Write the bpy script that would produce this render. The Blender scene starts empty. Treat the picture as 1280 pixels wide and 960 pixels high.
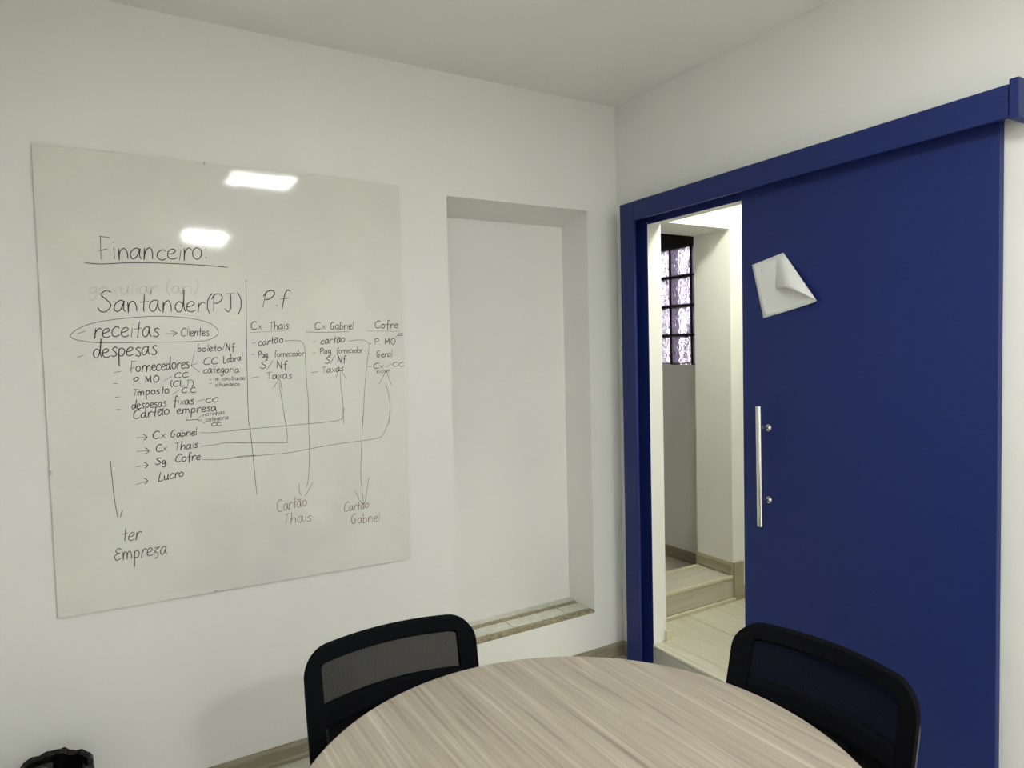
import bpy, bmesh, math, random
from mathutils import Vector, Matrix
random.seed(7)
SC = bpy.context.scene
COL = SC.collection
PI = math.pi

# ------------------------------------------------------------------ camera
cam_d = bpy.data.cameras.new('camera'); cam = bpy.data.objects.new('camera', cam_d); COL.objects.link(cam)
RX = Vector((0.8572, -0.5143, -0.0245)); RU = Vector((0.0446, 0.0268, 0.9986)); RF = Vector((0.5130, 0.8572, -0.0459))
cam.matrix_world = Matrix(((RX.x, RU.x, -RF.x, -2.1639), (RX.y, RU.y, -RF.y, -2.5912), (RX.z, RU.z, -RF.z, 1.5159), (0, 0, 0, 1)))
cam_d.sensor_width = 36.0
cam_d.lens = 852.2 / 1280 * 36.0
cam_d.clip_start = 0.05
SC.camera = cam

# ------------------------------------------------------------------ world, view
world = bpy.data.worlds.new('world'); SC.world = world; world.use_nodes = True
wb = world.node_tree.nodes['Background']; wb.inputs[0].default_value = (0.93, 0.95, 1.0, 1); wb.inputs[1].default_value = 1.3
SC.view_settings.view_transform = 'Standard'; SC.view_settings.look = 'None'
SC.view_settings.gamma = 1.0; SC.view_settings.use_curve_mapping = False
SC.view_settings.exposure = 1.78
PANEL_A, PANEL_B, HALL_LAMP = 13.0, 42.0, 24.0      # emission of the lamps' diffusers

# ------------------------------------------------------------------ material helpers
def mat(name, col, rough=0.6, metal=0.0, spec=0.5, bump=0.0, bscale=60, var=0.0, vscale=3.0, coat=0.0):
    m = bpy.data.materials.new(name); m.use_nodes = True
    nt = m.node_tree; b = nt.nodes['Principled BSDF']
    b.inputs['Base Color'].default_value = (*col, 1); b.inputs['Roughness'].default_value = rough
    b.inputs['Metallic'].default_value = metal; b.inputs['Specular IOR Level'].default_value = spec
    b.inputs['Coat Weight'].default_value = coat
    if bump or var:
        tc = nt.nodes.new('ShaderNodeTexCoord')
    if bump:
        n = nt.nodes.new('ShaderNodeTexNoise'); n.inputs['Scale'].default_value = bscale; n.inputs['Detail'].default_value = 4
        nt.links.new(tc.outputs['Object'], n.inputs['Vector'])
        bp = nt.nodes.new('ShaderNodeBump'); bp.inputs['Strength'].default_value = bump; bp.inputs['Distance'].default_value = 0.002
        nt.links.new(n.outputs[0], bp.inputs['Height']); nt.links.new(bp.outputs[0], b.inputs['Normal'])
    if var:
        n2 = nt.nodes.new('ShaderNodeTexNoise'); n2.inputs['Scale'].default_value = vscale; n2.inputs['Detail'].default_value = 5
        nt.links.new(tc.outputs['Object'], n2.inputs['Vector'])
        r = nt.nodes.new('ShaderNodeValToRGB')
        r.color_ramp.elements[0].position = 0.35; r.color_ramp.elements[1].position = 0.65
        r.color_ramp.elements[0].color = (*[c * (1 - var) for c in col], 1); r.color_ramp.elements[1].color = (*[min(1, c * (1 + var)) for c in col], 1)
        nt.links.new(n2.outputs[0], r.inputs[0]); nt.links.new(r.outputs[0], b.inputs['Base Color'])
    return m

def wood(name, cols, stretch=(14, 0.8, 14), scale=2.2, rough=0.5, bump=0.1, fine=0.35, dist=1.5):
    """printed wood decor: long streaks along the axis whose stretch is small"""
    m = bpy.data.materials.new(name); m.use_nodes = True
    nt = m.node_tree; L = nt.links; b = nt.nodes['Principled BSDF']; b.inputs['Roughness'].default_value = rough
    tc = nt.nodes.new('ShaderNodeTexCoord'); mp = nt.nodes.new('ShaderNodeMapping'); mp.inputs['Scale'].default_value = stretch
    oi = nt.nodes.new('ShaderNodeObjectInfo'); ad = nt.nodes.new('ShaderNodeVectorMath'); ad.operation = 'ADD'
    mu = nt.nodes.new('ShaderNodeVectorMath'); mu.operation = 'SCALE'; mu.inputs['Scale'].default_value = 1.0
    cx = nt.nodes.new('ShaderNodeCombineXYZ'); ml = nt.nodes.new('ShaderNodeMath'); ml.operation = 'MULTIPLY'; ml.inputs[1].default_value = 37.0
    L.new(oi.outputs['Random'], ml.inputs[0]); L.new(ml.outputs[0], cx.inputs[0]); L.new(ml.outputs[0], cx.inputs[1])
    L.new(tc.outputs['Object'], ad.inputs[0]); L.new(cx.outputs[0], ad.inputs[1]); L.new(ad.outputs[0], mp.inputs['Vector'])
    n = nt.nodes.new('ShaderNodeTexNoise'); n.inputs['Scale'].default_value = scale; n.inputs['Detail'].default_value = 6
    n.inputs['Roughness'].default_value = 0.62; n.inputs['Distortion'].default_value = dist
    L.new(mp.outputs[0], n.inputs['Vector'])
    mp2 = nt.nodes.new('ShaderNodeMapping'); mp2.inputs['Scale'].default_value = tuple(s * (7 if s > 3 else 2.2) for s in stretch)
    L.new(ad.outputs[0], mp2.inputs['Vector'])
    n2 = nt.nodes.new('ShaderNodeTexNoise'); n2.inputs['Scale'].default_value = scale; n2.inputs['Detail'].default_value = 3
    n2.inputs['Distortion'].default_value = 0.6
    L.new(mp2.outputs[0], n2.inputs['Vector'])
    mx = nt.nodes.new('ShaderNodeMix'); mx.data_type = 'FLOAT'; mx.inputs[0].default_value = fine
    L.new(n.outputs[0], mx.inputs[2]); L.new(n2.outputs[0], mx.inputs[3])
    r = nt.nodes.new('ShaderNodeValToRGB'); cr = r.color_ramp
    k = len(cols); cr.elements[0].position = 0.33; cr.elements[1].position = 0.67
    cr.elements[0].color = (*cols[0], 1); cr.elements[1].color = (*cols[-1], 1)
    for i in range(1, k - 1):
        e = cr.elements.new(0.33 + 0.34 * i / (k - 1)); e.color = (*cols[i], 1)
    L.new(mx.outputs[0], r.inputs[0]); L.new(r.outputs[0], b.inputs['Base Color'])
    if bump:
        bp = nt.nodes.new('ShaderNodeBump'); bp.inputs['Strength'].default_value = bump; bp.inputs['Distance'].default_value = 0.001
        L.new(mx.outputs[0], bp.inputs['Height']); L.new(bp.outputs[0], b.inputs['Normal'])
    return m

def emis(name, col, s):
    m = bpy.data.materials.new(name); m.use_nodes = True
    nt = m.node_tree; b = nt.nodes['Principled BSDF']
    b.inputs['Base Color'].default_value = (0.8, 0.8, 0.8, 1)
    b.inputs['Emission Color'].default_value = (*col, 1); b.inputs['Emission Strength'].default_value = s
    return m

# ------------------------------------------------------------------ mesh helpers
def box(bm, x0, x1, y0, y1, z0, z1):
    v = [bm.verts.new((x, y, z)) for x in (x0, x1) for y in (y0, y1) for z in (z0, z1)]
    for f in ((0, 1, 3, 2), (4, 6, 7, 5), (0, 4, 5, 1), (2, 3, 7, 6), (0, 2, 6, 4), (1, 5, 7, 3)):
        bm.faces.new([v[i] for i in f])
    return v

def mesh_obj(name, bm, m, parent=None, smooth=False, bevel=0.0, segs=2):
    bmesh.ops.recalc_face_normals(bm, faces=bm.faces)
    me = bpy.data.meshes.new(name); bm.to_mesh(me); bm.free()
    me.materials.append(m)
    if smooth:
        for f in me.polygons: f.use_smooth = True
    o = bpy.data.objects.new(name, me); COL.objects.link(o)
    if parent: o.parent = parent
    if bevel:
        md = o.modifiers.new('bevel', 'BEVEL'); md.width = bevel; md.segments = segs; md.limit_method = 'ANGLE'
    return o

def boxobj(name, dims, m, parent=None, bevel=0.0, segs=2):
    bm = bmesh.new(); box(bm, *dims); return mesh_obj(name, bm, m, parent, bevel=bevel, segs=segs)

def multibox(name, lst, m, parent=None, bevel=0.0):
    bm = bmesh.new()
    for d in lst: box(bm, *d)
    return mesh_obj(name, bm, m, parent, bevel=bevel)

def tube(bm, pts, r, n=10, caps=True):
    """tube along a polyline; r is a number or one radius per point"""
    pts = [Vector(p) for p in pts]; rr = r if isinstance(r, (list, tuple)) else [r] * len(pts)
    if caps:
        a, z = pts[0], pts[-1]; e0 = (pts[1] - a).normalized() * min(.0006, (pts[1] - a).length * .2); e1 = (pts[-2] - z).normalized() * min(.0006, (pts[-2] - z).length * .2)
        pts = [a, a + e0] + pts[1:-1] + [z + e1, z]; rr = [rr[0], rr[0]] + rr[1:-1] + [rr[-1], rr[-1]]
    rings = []; ref = None
    for i, p in enumerate(pts):
        t = (pts[min(i + 1, len(pts) - 1)] - pts[max(i - 1, 0)]).normalized()
        if ref is None: ref = Vector((0, 0, 1)) if abs(t.z) < 0.9 else Vector((1, 0, 0))
        a = (ref - t * ref.dot(t)).normalized(); b_ = t.cross(a); ref = a
        rings.append([bm.verts.new(p + (a * math.cos(2 * PI * k / n) + b_ * math.sin(2 * PI * k / n)) * rr[i]) for k in range(n)])
    for A, B in zip(rings, rings[1:]):
        for k in range(n): bm.faces.new((A[k], A[(k + 1) % n], B[(k + 1) % n], B[k]))
    if caps: bm.faces.new(rings[0][::-1]); bm.faces.new(rings[-1])
    return rings

def lathe(bm, prof, c=(0, 0, 0), n=32, close=False):
    rings = []
    for r, z in prof:
        rings.append([bm.verts.new((c[0] + r * math.cos(2 * PI * k / n), c[1] + r * math.sin(2 * PI * k / n), c[2] + z)) for k in range(n)])
    for A, B in zip(rings, rings[1:]):
        for k in range(n): bm.faces.new((A[k], A[(k + 1) % n], B[(k + 1) % n], B[k]))
    if close: bm.faces.new(rings[0][::-1]); bm.faces.new(rings[-1])
    return rings

def empty(name, loc=(0, 0, 0), rz=0.0):
    o = bpy.data.objects.new(name, None); COL.objects.link(o); o.location = loc; o.rotation_euler = (0, 0, rz); o.empty_display_size = 0.1
    return o

def tag(o, label=None, cat=None, group=None, kind=None):
    if label: o['label'] = label
    if cat: o['category'] = cat
    if group: o['group'] = group
    if kind: o['kind'] = kind
    return o

def struct(o): o['kind'] = 'structure'; return o

# ------------------------------------------------------------------ materials
M = {}
M['wall'] = mat('wall paint', (0.83, 0.835, 0.80), 0.55, spec=0.3, bump=0.12, bscale=45, var=0.012, vscale=2.5)
M['ceil'] = mat('ceiling paint', (0.87, 0.87, 0.84), 0.8, spec=0.2, bump=0.08, bscale=60)
M['hallwall'] = mat('hall wall paint', (0.82, 0.82, 0.77), 0.6, spec=0.3, bump=0.12, bscale=45)
M['blue'] = mat('blue laminate', (0.010, 0.022, 0.136), 0.45, spec=0.32, bump=0.25, bscale=420, var=0.05, vscale=200)
M['rail'] = mat('rail aluminium', (0.18, 0.18, 0.2), 0.4, metal=0.8)
M['chrome'] = mat('polished steel', (0.75, 0.74, 0.72), 0.12, metal=1.0)
M['floor'] = wood('grey wood look tile', [(0.50, 0.49, 0.42), (0.58, 0.57, 0.50), (0.65, 0.64, 0.57)], stretch=(1.0, 14, 14), scale=1.6, rough=0.4)
M['grout'] = mat('grout', (0.16, 0.14, 0.11), 0.9)
M['landing'] = wood('pale wood look tile', [(0.47, 0.45, 0.35), (0.56, 0.54, 0.44), (0.64, 0.62, 0.52)], stretch=(14, 0.9, 14), scale=1.6, rough=0.35)
M['tread'] = wood('pale wood look tile crossways', [(0.42, 0.40, 0.30), (0.52, 0.49, 0.39), (0.58, 0.56, 0.46)], stretch=(0.9, 14, 14), scale=1.6, rough=0.35)
M['riser'] = wood('grey riser tile', [(0.36, 0.36, 0.31), (0.44, 0.44, 0.39)], stretch=(14, 0.9, 14), scale=1.6, rough=0.4)
M['trim'] = mat('cream tile trim', (0.62, 0.57, 0.40), 0.4, var=0.06, vscale=30)
M['base'] = wood('brown grey skirting tile', [(0.20, 0.18, 0.12), (0.28, 0.25, 0.18), (0.36, 0.33, 0.25)], stretch=(1.2, 1.2, 16), scale=3.0, rough=0.4)
M['hallbase'] = wood('beige skirting tile', [(0.30, 0.26, 0.17), (0.40, 0.36, 0.25)], stretch=(1.2, 1.2, 16), scale=3.0, rough=0.4)
M['table'] = wood('beige striped laminate', [(0.25, 0.205, 0.16), (0.365, 0.315, 0.25), (0.43, 0.38, 0.305), (0.58, 0.53, 0.44)], stretch=(9, 0.55, 9), scale=1.7, rough=0.42, bump=0.03, fine=0.52, dist=1.6)
M['edge'] = mat('table edge band', (0.50, 0.42, 0.33), 0.5)
M['black'] = mat('black fabric', (0.004, 0.0045, 0.006), 0.95, spec=0.07, bump=0.4, bscale=900)
M['plastic'] = mat('black plastic', (0.012, 0.012, 0.014), 0.28, spec=0.6)
M['greyplastic'] = mat('dark grey plastic', (0.05, 0.05, 0.055), 0.3, spec=0.5)
M['pad'] = mat('grey lumbar plastic', (0.34, 0.35, 0.37), 0.6)
M['metalgrey'] = mat('grey painted metal', (0.42, 0.42, 0.42), 0.4, metal=0.2)
M['paper'] = mat('paper', (0.80, 0.81, 0.80), 0.8, bump=0.05, bscale=30)
M['sill'] = mat('old sill tile', (0.62, 0.62, 0.54), 0.6, var=0.08, vscale=40)
M['mortar'] = mat('raw mortar', (0.31, 0.27, 0.175), 0.95, bump=1.0, bscale=160, var=0.3, vscale=60)
M['bag'] = mat('black bin bag', (0.003, 0.003, 0.003), 0.3, spec=0.35, bump=0.6, bscale=35)
M['dark'] = mat('dark painted panel', (0.022, 0.018, 0.020), 0.6, var=0.3, vscale=12)
M['joint'] = mat('dark block joint', (0.05, 0.04, 0.045), 0.8)
M['inkblack'] = mat('black marker', (0.008, 0.010, 0.008), 0.5)
M['inkred'] = mat('red brown marker', (0.19, 0.085, 0.065), 0.5)
M['inkmaroon'] = mat('maroon marker', (0.10, 0.05, 0.04), 0.5)
M['inkfaint'] = mat('wiped marker', (0.56, 0.56, 0.51), 0.3)
M['lamp_a'] = emis('panel diffuser a', (1.0, 1.0, 0.97), PANEL_A)
M['lamp_b'] = emis('panel diffuser b', (1.0, 1.0, 0.97), PANEL_B)
M['lamp_h'] = emis('hall diffuser', (1.0, 1.0, 0.86), HALL_LAMP)

def board_mat():
    m = mat('whiteboard surface', (0.74, 0.745, 0.69), 0.06, spec=0.5)
    nt = m.node_tree; L = nt.links; b = nt.nodes['Principled BSDF']
    tc = nt.nodes.new('ShaderNodeTexCoord')
    n = nt.nodes.new('ShaderNodeTexNoise'); n.inputs['Scale'].default_value = 2.3; n.inputs['Detail'].default_value = 2
    bp = nt.nodes.new('ShaderNodeBump'); bp.inputs['Strength'].default_value = 0.12; bp.inputs['Distance'].default_value = 0.010
    L.new(tc.outputs['Object'], n.inputs['Vector']); L.new(n.outputs[0], bp.inputs['Height']); L.new(bp.outputs[0], b.inputs['Normal'])
    n2 = nt.nodes.new('ShaderNodeTexNoise'); n2.inputs['Scale'].default_value = 3.0; n2.inputs['Detail'].default_value = 6; n2.inputs['Distortion'].default_value = 1.3
    r = nt.nodes.new('ShaderNodeValToRGB'); r.color_ramp.elements[0].position = 0.4; r.color_ramp.elements[1].position = 0.62
    r.color_ramp.elements[0].color = (0.72, 0.725, 0.68, 1); r.color_ramp.elements[1].color = (0.75, 0.755, 0.70, 1)
    L.new(tc.outputs['Object'], n2.inputs['Vector']); L.new(n2.outputs[0], r.inputs[0]); L.new(r.outputs[0], b.inputs['Base Color'])
    return m
M['board'] = board_mat()
M['boardedge_shade'] = mat('hardboard edge with painted shade', (0.10, 0.085, 0.06), 0.8)  # dark hardboard rim, its colour also painting in the shadow line round the board

def mesh_fabric():
    """black net: woven holes let about a third of the light through"""
    m = bpy.data.materials.new('net fabric'); m.use_nodes = True
    nt = m.node_tree; L = nt.links; b = nt.nodes['Principled BSDF']; out = nt.nodes['Material Output']
    b.inputs['Base Color'].default_value = (0.006, 0.006, 0.007, 1); b.inputs['Roughness'].default_value = 1.0; b.inputs['Specular IOR Level'].default_value = 0.05
    tc = nt.nodes.new('ShaderNodeTexCoord'); w = []
    for rot in (0.9, -0.9):
        mp = nt.nodes.new('ShaderNodeMapping'); mp.inputs['Rotation'].default_value = (0, rot, 0)
        wv = nt.nodes.new('ShaderNodeTexWave'); wv.wave_type = 'BANDS'; wv.bands_direction = 'X'; wv.inputs['Scale'].default_value = 95
        L.new(tc.outputs['Object'], mp.inputs['Vector']); L.new(mp.outputs[0], wv.inputs['Vector']); w.append(wv)
    mn = nt.nodes.new('ShaderNodeMath'); mn.operation = 'MULTIPLY'
    L.new(w[0].outputs[1], mn.inputs[0]); L.new(w[1].outputs[1], mn.inputs[1])
    mr = nt.nodes.new('ShaderNodeMapRange'); mr.inputs[1].default_value = 0.0; mr.inputs[2].default_value = 1.0
    mr.inputs[3].default_value = 0.02; mr.inputs[4].default_value = 0.33
    L.new(mn.outputs[0], mr.inputs[0])
    tr = nt.nodes.new('ShaderNodeBsdfTransparent'); mx = nt.nodes.new('ShaderNodeMixShader')
    L.new(mr.outputs[0], mx.inputs[0]); L.new(b.outputs[0], mx.inputs[1]); L.new(tr.outputs[0], mx.inputs[2]); L.new(mx.outputs[0], out.inputs[0])
    return m
M['net'] = mesh_fabric()

def block_glass(name, bumpy):
    m = bpy.data.materials.new(name); m.use_nodes = True
    nt = m.node_tree; L = nt.links; out = nt.nodes['Material Output']; nt.nodes.remove(nt.nodes['Principled BSDF'])
    g = nt.nodes.new('ShaderNodeBsdfGlass'); g.inputs['Color'].default_value = (0.97, 0.95, 1.0, 1); g.inputs['Roughness'].default_value = 0.02; g.inputs['IOR'].default_value = 1.45
    L.new(g.outputs[0], out.inputs[0])
    tc = nt.nodes.new('ShaderNodeTexCoord'); n = nt.nodes.new('ShaderNodeTexNoise'); n.inputs['Scale'].default_value = 28; n.inputs['Detail'].default_value = 1.3
    n.inputs['Distortion'].default_value = 1.0
    bp = nt.nodes.new('ShaderNodeBump'); bp.inputs['Strength'].default_value = bumpy; bp.inputs['Distance'].default_value = 0.02
    L.new(tc.outputs['Object'], n.inputs['Vector']); L.new(n.outputs[0], bp.inputs['Height']); L.new(bp.outputs[0], g.inputs['Normal'])
    return m
M['glass'] = block_glass('glass block face', 0.5)
M['glassback'] = block_glass('glass block back', 0.9)
M['glassside'] = mat('glass block side', (0.58, 0.53, 0.62), 0.3, spec=0.6)
M['twig'] = mat('reddish bark', (0.22, 0.10, 0.09), 0.8)

# ------------------------------------------------------------------ lamps
def ceiling_panel(x0, x1, y0, y1, z, m, label):
    t = tag(empty('ceiling_light', ((x0 + x1) / 2, (y0 + y1) / 2, z)), label, 'lamp')
    X, Y = (x1 - x0) / 2, (y1 - y0) / 2
    multibox('frame', [(-X - .02, -X, -Y - .02, Y + .02, -.014, 0), (X, X + .02, -Y - .02, Y + .02, -.014, 0), (-X, X, -Y - .02, -Y, -.014, 0), (-X, X, Y, Y + .02, -.014, 0)], M['metalgrey'], t)
    boxobj('diffuser', (-X, X, -Y, Y, -.008, -.002), m, t)
    return t
HZ = 2.68
ceiling_panel(-1.42, -1.04, -2.26, -1.93, HZ, M['lamp_a'], 'square ceiling light panel nearest the whiteboard, mirrored in its top edge')
ceiling_panel(-1.47, -1.10, -4.66, -4.26, HZ, M['lamp_b'], 'square ceiling light panel at the far end of the room, mirrored above the board heading')
ceiling_panel(0.26, 0.60, -0.80, -0.52, HZ, M['lamp_h'], 'small ceiling light panel in the hallway beyond the blue door')

# ------------------------------------------------------------------ room shell
XL = -2.58
NX0, NX1, NZ0, NZ1, ND = -0.909, -0.179, 0.263, 2.174, 0.208
bm = bmesh.new()
box(bm, XL, NX0, 0, .30, 0, HZ); box(bm, NX1, 0.0, 0, .30, 0, HZ)
box(bm, NX0, NX1, 0, .30, 0, NZ0 - .012)
v = box(bm, NX0, NX1, 0, .30, NZ1, HZ)
for q in v:                                     # niche soffit slopes down towards the back
    if q.co.z < 2.3 and q.co.y > .1: q.co.z = NZ1 - .062
box(bm, NX0, NX1, ND, .30, NZ0 - .012, NZ1 - .04)
struct(mesh_obj('wall_back', bm, M['wall']))

bm = bmesh.new()
box(bm, 0, .08, -.216, .30, 0, HZ)
box(bm, 0, .08, -1.20, -.216, 2.093, HZ)
box(bm, 0, .08, -5.6, -1.20, 0, HZ)
struct(mesh_obj('wall_right', bm, M['wall']))
struct(boxobj('wall_left', (XL - .1, XL, -5.6, .30, 0, HZ), M['wall']))
struct(boxobj('wall_front', (XL - .1, .08, -5.7, -5.6, 0, HZ), M['wall']))
struct(boxobj('ceiling', (XL - .1, 2.0, -5.7, .30, HZ, HZ + .1), M['ceil']))

fl = struct(boxobj('floor', (XL, 0.0, -5.6, 0.0, -.06, -.004), M['grout']))
tile_cache = {}
def tile(name, x0, x1, y0, y1, z0, z1, m, parent, bev=0.0015):
    key = (name, round(x1 - x0, 3), round(y1 - y0, 3), round(z1 - z0, 3), m.name)
    if key not in tile_cache:
        bm = bmesh.new(); box(bm, 0, x1 - x0, 0, y1 - y0, 0, z1 - z0)
        o = mesh_obj(name, bm, m, parent); tile_cache[key] = o.data
    else:
        o = bpy.data.objects.new(name, tile_cache[key]); COL.objects.link(o); o.parent = parent
    o.location = (x0, y0, z0)
    return o
g = .003
row = 0; y = 0.0
while y > -5.6 + .05:
    y1 = y - g / 2; y0 = max(y - .20 + g / 2, -5.6)
    x = XL - (row % 3) * .4
    while x < 0:
        a = max(x, XL) + g / 2; b_ = min(x + 1.2, 0) - g / 2
        if b_ - a > .05: tile('floor_tile', a, b_, y0, y1, -.004, 0.0, M['floor'], fl)
        x += 1.2
    y -= .20; row += 1

# skirting tiles, in lengths, each with a bevelled top and a joint under it
def skirting(name, A, B, z0, h, m, nrm, length=0.6, t=.011):
    """tiles along the wall from A to B (xy), nrm = direction into the room"""
    A = Vector((*A, 0)); B = Vector((*B, 0)); d = B - A; Ln = d.length; d.normalize(); nrm = Vector((*nrm, 0))
    root = struct(empty(name, (A.x, A.y, z0)))
    s = 0.0
    while s < Ln - .01:
        e = min(s + length, Ln) - .0015
        prof = [(0, .004), (t + .002, .004), (t + .002, .016), (t, .020), (t, h - .014), (t - .006, h), (0, h)]
        bm = bmesh.new()
        R1 = [bm.verts.new(d * s + nrm * a + Vector((0, 0, c))) for a, c in prof]
        R2 = [bm.verts.new(d * e + nrm * a + Vector((0, 0, c))) for a, c in prof]
        n = len(prof)
        for k in range(n): bm.faces.new((R1[k], R1[(k + 1) % n], R2[(k + 1) % n], R2[k]))
        bm.faces.new(R1[::-1]); bm.faces.new(R2)
        mesh_obj('skirting_tile', bm, m, root)
        s += length
    return root
skirting('baseboard_back', (XL, 0), (0, 0), 0, .072, M['base'], (0, -1))
skirting('baseboard_right', (0, -.012), (0, -.118), 0, .072, M['base'], (-1, 0))
skirting('baseboard_right', (0, -1.75), (0, -5.6), 0, .072, M['base'], (-1, 0))
skirting('baseboard_left', (XL, -.012), (XL, -5.6), 0, .072, M['base'], (1, 0))

# niche sill: raw mortar strip, tiles, open groove, thin rear tiles
sill = struct(boxobj('trim_1', (NX0, NX1, 0.0, ND, NZ0 - .012, NZ0 - .006), M['mortar']))
bm = bmesh.new()
nx = 60
for y0, y1 in ((0.0, .041), (.122, .164)):
    prev = None
    for i in range(nx + 1):
        x = NX0 + (NX1 - NX0) * i / nx
        za = NZ0 - .001 + random.uniform(-.002, .0015); zb = NZ0 - .001 + random.uniform(-.002, .0015)
        ya = y0 + (random.uniform(0, .003) if y0 == 0 else 0)
        cur = [bm.verts.new((x, ya, NZ0 - .008)), bm.verts.new((x, ya, za)), bm.verts.new((x, (y0 + y1) / 2, (za + zb) / 2 + random.uniform(-.001, .002))), bm.verts.new((x, y1, zb - .001)), bm.verts.new((x, y1, NZ0 - .008))]
        if prev:
            for k in range(4): bm.faces.new((prev[k], prev[k + 1], cur[k + 1], cur[k]))
        prev = cur
mesh_obj('mortar_strip', bm, M['mortar'], sill)
xs = [NX0, -.905, -.611, -.315, NX1]
for a, b_ in zip(xs[1:], xs[2:]):
    tile('sill_tile', a + .0028, b_ - .0028, .041, .122, NZ0 - .008, NZ0 + .001, M['sill'], sill)
    tile('rear_sill_tile', a + .0015, b_ - .0015, .164, ND - .001, NZ0 - .008, NZ0 + .0015, M['sill'], sill)
# ------------------------------------------------------------------ blue door frame (sliding door track and catch post)
fr = struct(empty('trim_2', (0, -.12, 0)))
def kid(o): o.location = -fr.location; return o
# catch post: U profile open towards the door
kid(multibox('frame_post', [(-.080, -.064, -.208, -.119, 0, 2.184), (-.064, -.003, -.135, -.119, 0, 2.184), (-.003, 0.0, -.2165, -.119, 0, 2.096)], M['blue'], fr, bevel=.0012))
# header: fascia and top board, sloping a few millimetres up to the right
bm = bmesh.new()
for d in ((-.080, -.066, -1.700, -.2095, 0, 1), (-.066, 0.0, -1.700, -.2095, 2, 1)):
    v = box(bm, d[0], d[1], d[2], d[3], 0, 1)
    for q in v:
        right = q.co.y < -1
        top = 2.193 if right else 2.185; bot = 2.106 if right else 2.099
        if d[4] == 2: bot = top - .015
        q.co.z = top if q.co.z > .5 else bot
kid(mesh_obj('header_board', bm, M['blue'], fr, bevel=.0012))
kid(boxobj('header_backing', (-.0035, 0.0, -1.655, -.2225, 2.086, 2.170), M['blue'], fr))
kid(boxobj('header_backing', (-.0035, 0.0, -.2223, -.136, 2.0965, 2.170), M['blue'], fr))
kid(multibox('track', [(-.045, -.006, -1.69, -.32, 2.150, 2.169)], M['rail'], fr))
cap = boxobj('header_end_cap', (-.084, 0.0, -1.726, -1.7035, 2.100, 2.204), M['blue'], fr, bevel=.0015); kid(cap)

door = struct(empty('door_1', (-.017, -1.22, .010)))
def dk(o): o.location = -door.location; return o
dk(boxobj('door_panel', (-.030, -.005, -1.660, -.777, .010, 2.125), M['blue'], door, bevel=.0015))
dk(multibox('hanger', [(-.024, -.010, -.90, -.84, 2.12, 2.155), (-.024, -.010, -1.62, -1.56, 2.12, 2.155)], M['rail'], door))
bm = bmesh.new()
tube(bm, [(-.080, -.8915, 1.2945), (-.080, -.8950, .844)], .0118, 28)
h = mesh_obj('door_handle', bm, M['chrome'], door, smooth=False); dk(h)
for f in h.data.polygons: f.use_smooth = len(f.vertices) == 4
for z in (1.211, .938):
    bm = bmesh.new()
    tube(bm, [(-.072, -.893, z), (-.040, -.8965, z), (-.0395, -.8965, z), (-.034, -.897, z), (-.0335, -.897, z), (-.0295, -.897, z)], [.0055, .0055, .0075, .0105, .0125, .0125], 20)
    s = mesh_obj('handle_mount', bm, M['chrome'], h)

# folded sheet of paper taped to the door
def paper():
    bm = bmesh.new()
    def P(y, z, off): return (-.0308 - off, y, z)
    TL, TR, BL, TIP = (-.8263, 1.8263), (-.9661, 1.8541), (-.8765, 1.6222), (-1.108, 1.664)
    n, k = 12, 10
    # back layer, lying on the door
    g1 = []
    for i in range(n + 1):
        s = i / n; row = []
        for j in range(k + 1):
            t = j / k
            y = (TL[0] * (1 - s) + TR[0] * s) * (1 - t) + (BL[0] * (1 - s) + TIP[0] * s) * t
            z = (TL[1] * (1 - s) + TR[1] * s) * (1 - t) + (BL[1] * (1 - s) + TIP[1] * s) * t
            row.append(bm.verts.new(P(y, z, .0006 + .022 * (s ** 2) * t)))
        g1.append(row)
    for i in range(n):
        for j in range(k): bm.faces.new((g1[i][j], g1[i + 1][j], g1[i + 1][j + 1], g1[i][j + 1]))
    # front flap: wraps round the right edge and comes back over the front
    T0 = (-.932, 1.846); B0 = (-.930, 1.722)
    g2 = []
    for i in range(n + 1):
        s = i / n; row = []
        for j in range(k + 1):
            t = j / k
            r0 = (TR[0] * (1 - t) + (TIP[0] - .009) * t, TR[1] * (1 - t) + (TIP[1] + .004) * t, .0006 + .024 * t)
            l0 = (T0[0] * (1 - t) + B0[0] * t, T0[1] * (1 - t) + B0[1] * t, .002 + .002 * t)
            y = l0[0] * (1 - s) + r0[0] * s; z = l0[1] * (1 - s) + r0[1] * s
            off = .0012 * (1 - s) + r0[2] * s ** 1.5 + .034 * t * math.sin(PI * s) ** 1.15
            z += .024 * t * math.sin(PI * s)
            row.append(bm.verts.new(P(y, z, off)))
        g2.append(row)
    for i in range(n):
        for j in range(k): bm.faces.new((g2[i][j], g2[i + 1][j], g2[i + 1][j + 1], g2[i][j + 1]))
    for j in range(k): bm.faces.new((g1[n][j], g1[n][j + 1], g2[n][j + 1], g2[n][j]))
    o = mesh_obj('paper_sheet', bm, M['paper'], None, smooth=True)
    so = o.modifiers.new('thickness', 'SOLIDIFY'); so.thickness = .0004
    return tag(o, 'white sheet of paper curled over and stuck to the blue sliding door', 'paper')
sheet = paper()

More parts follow.
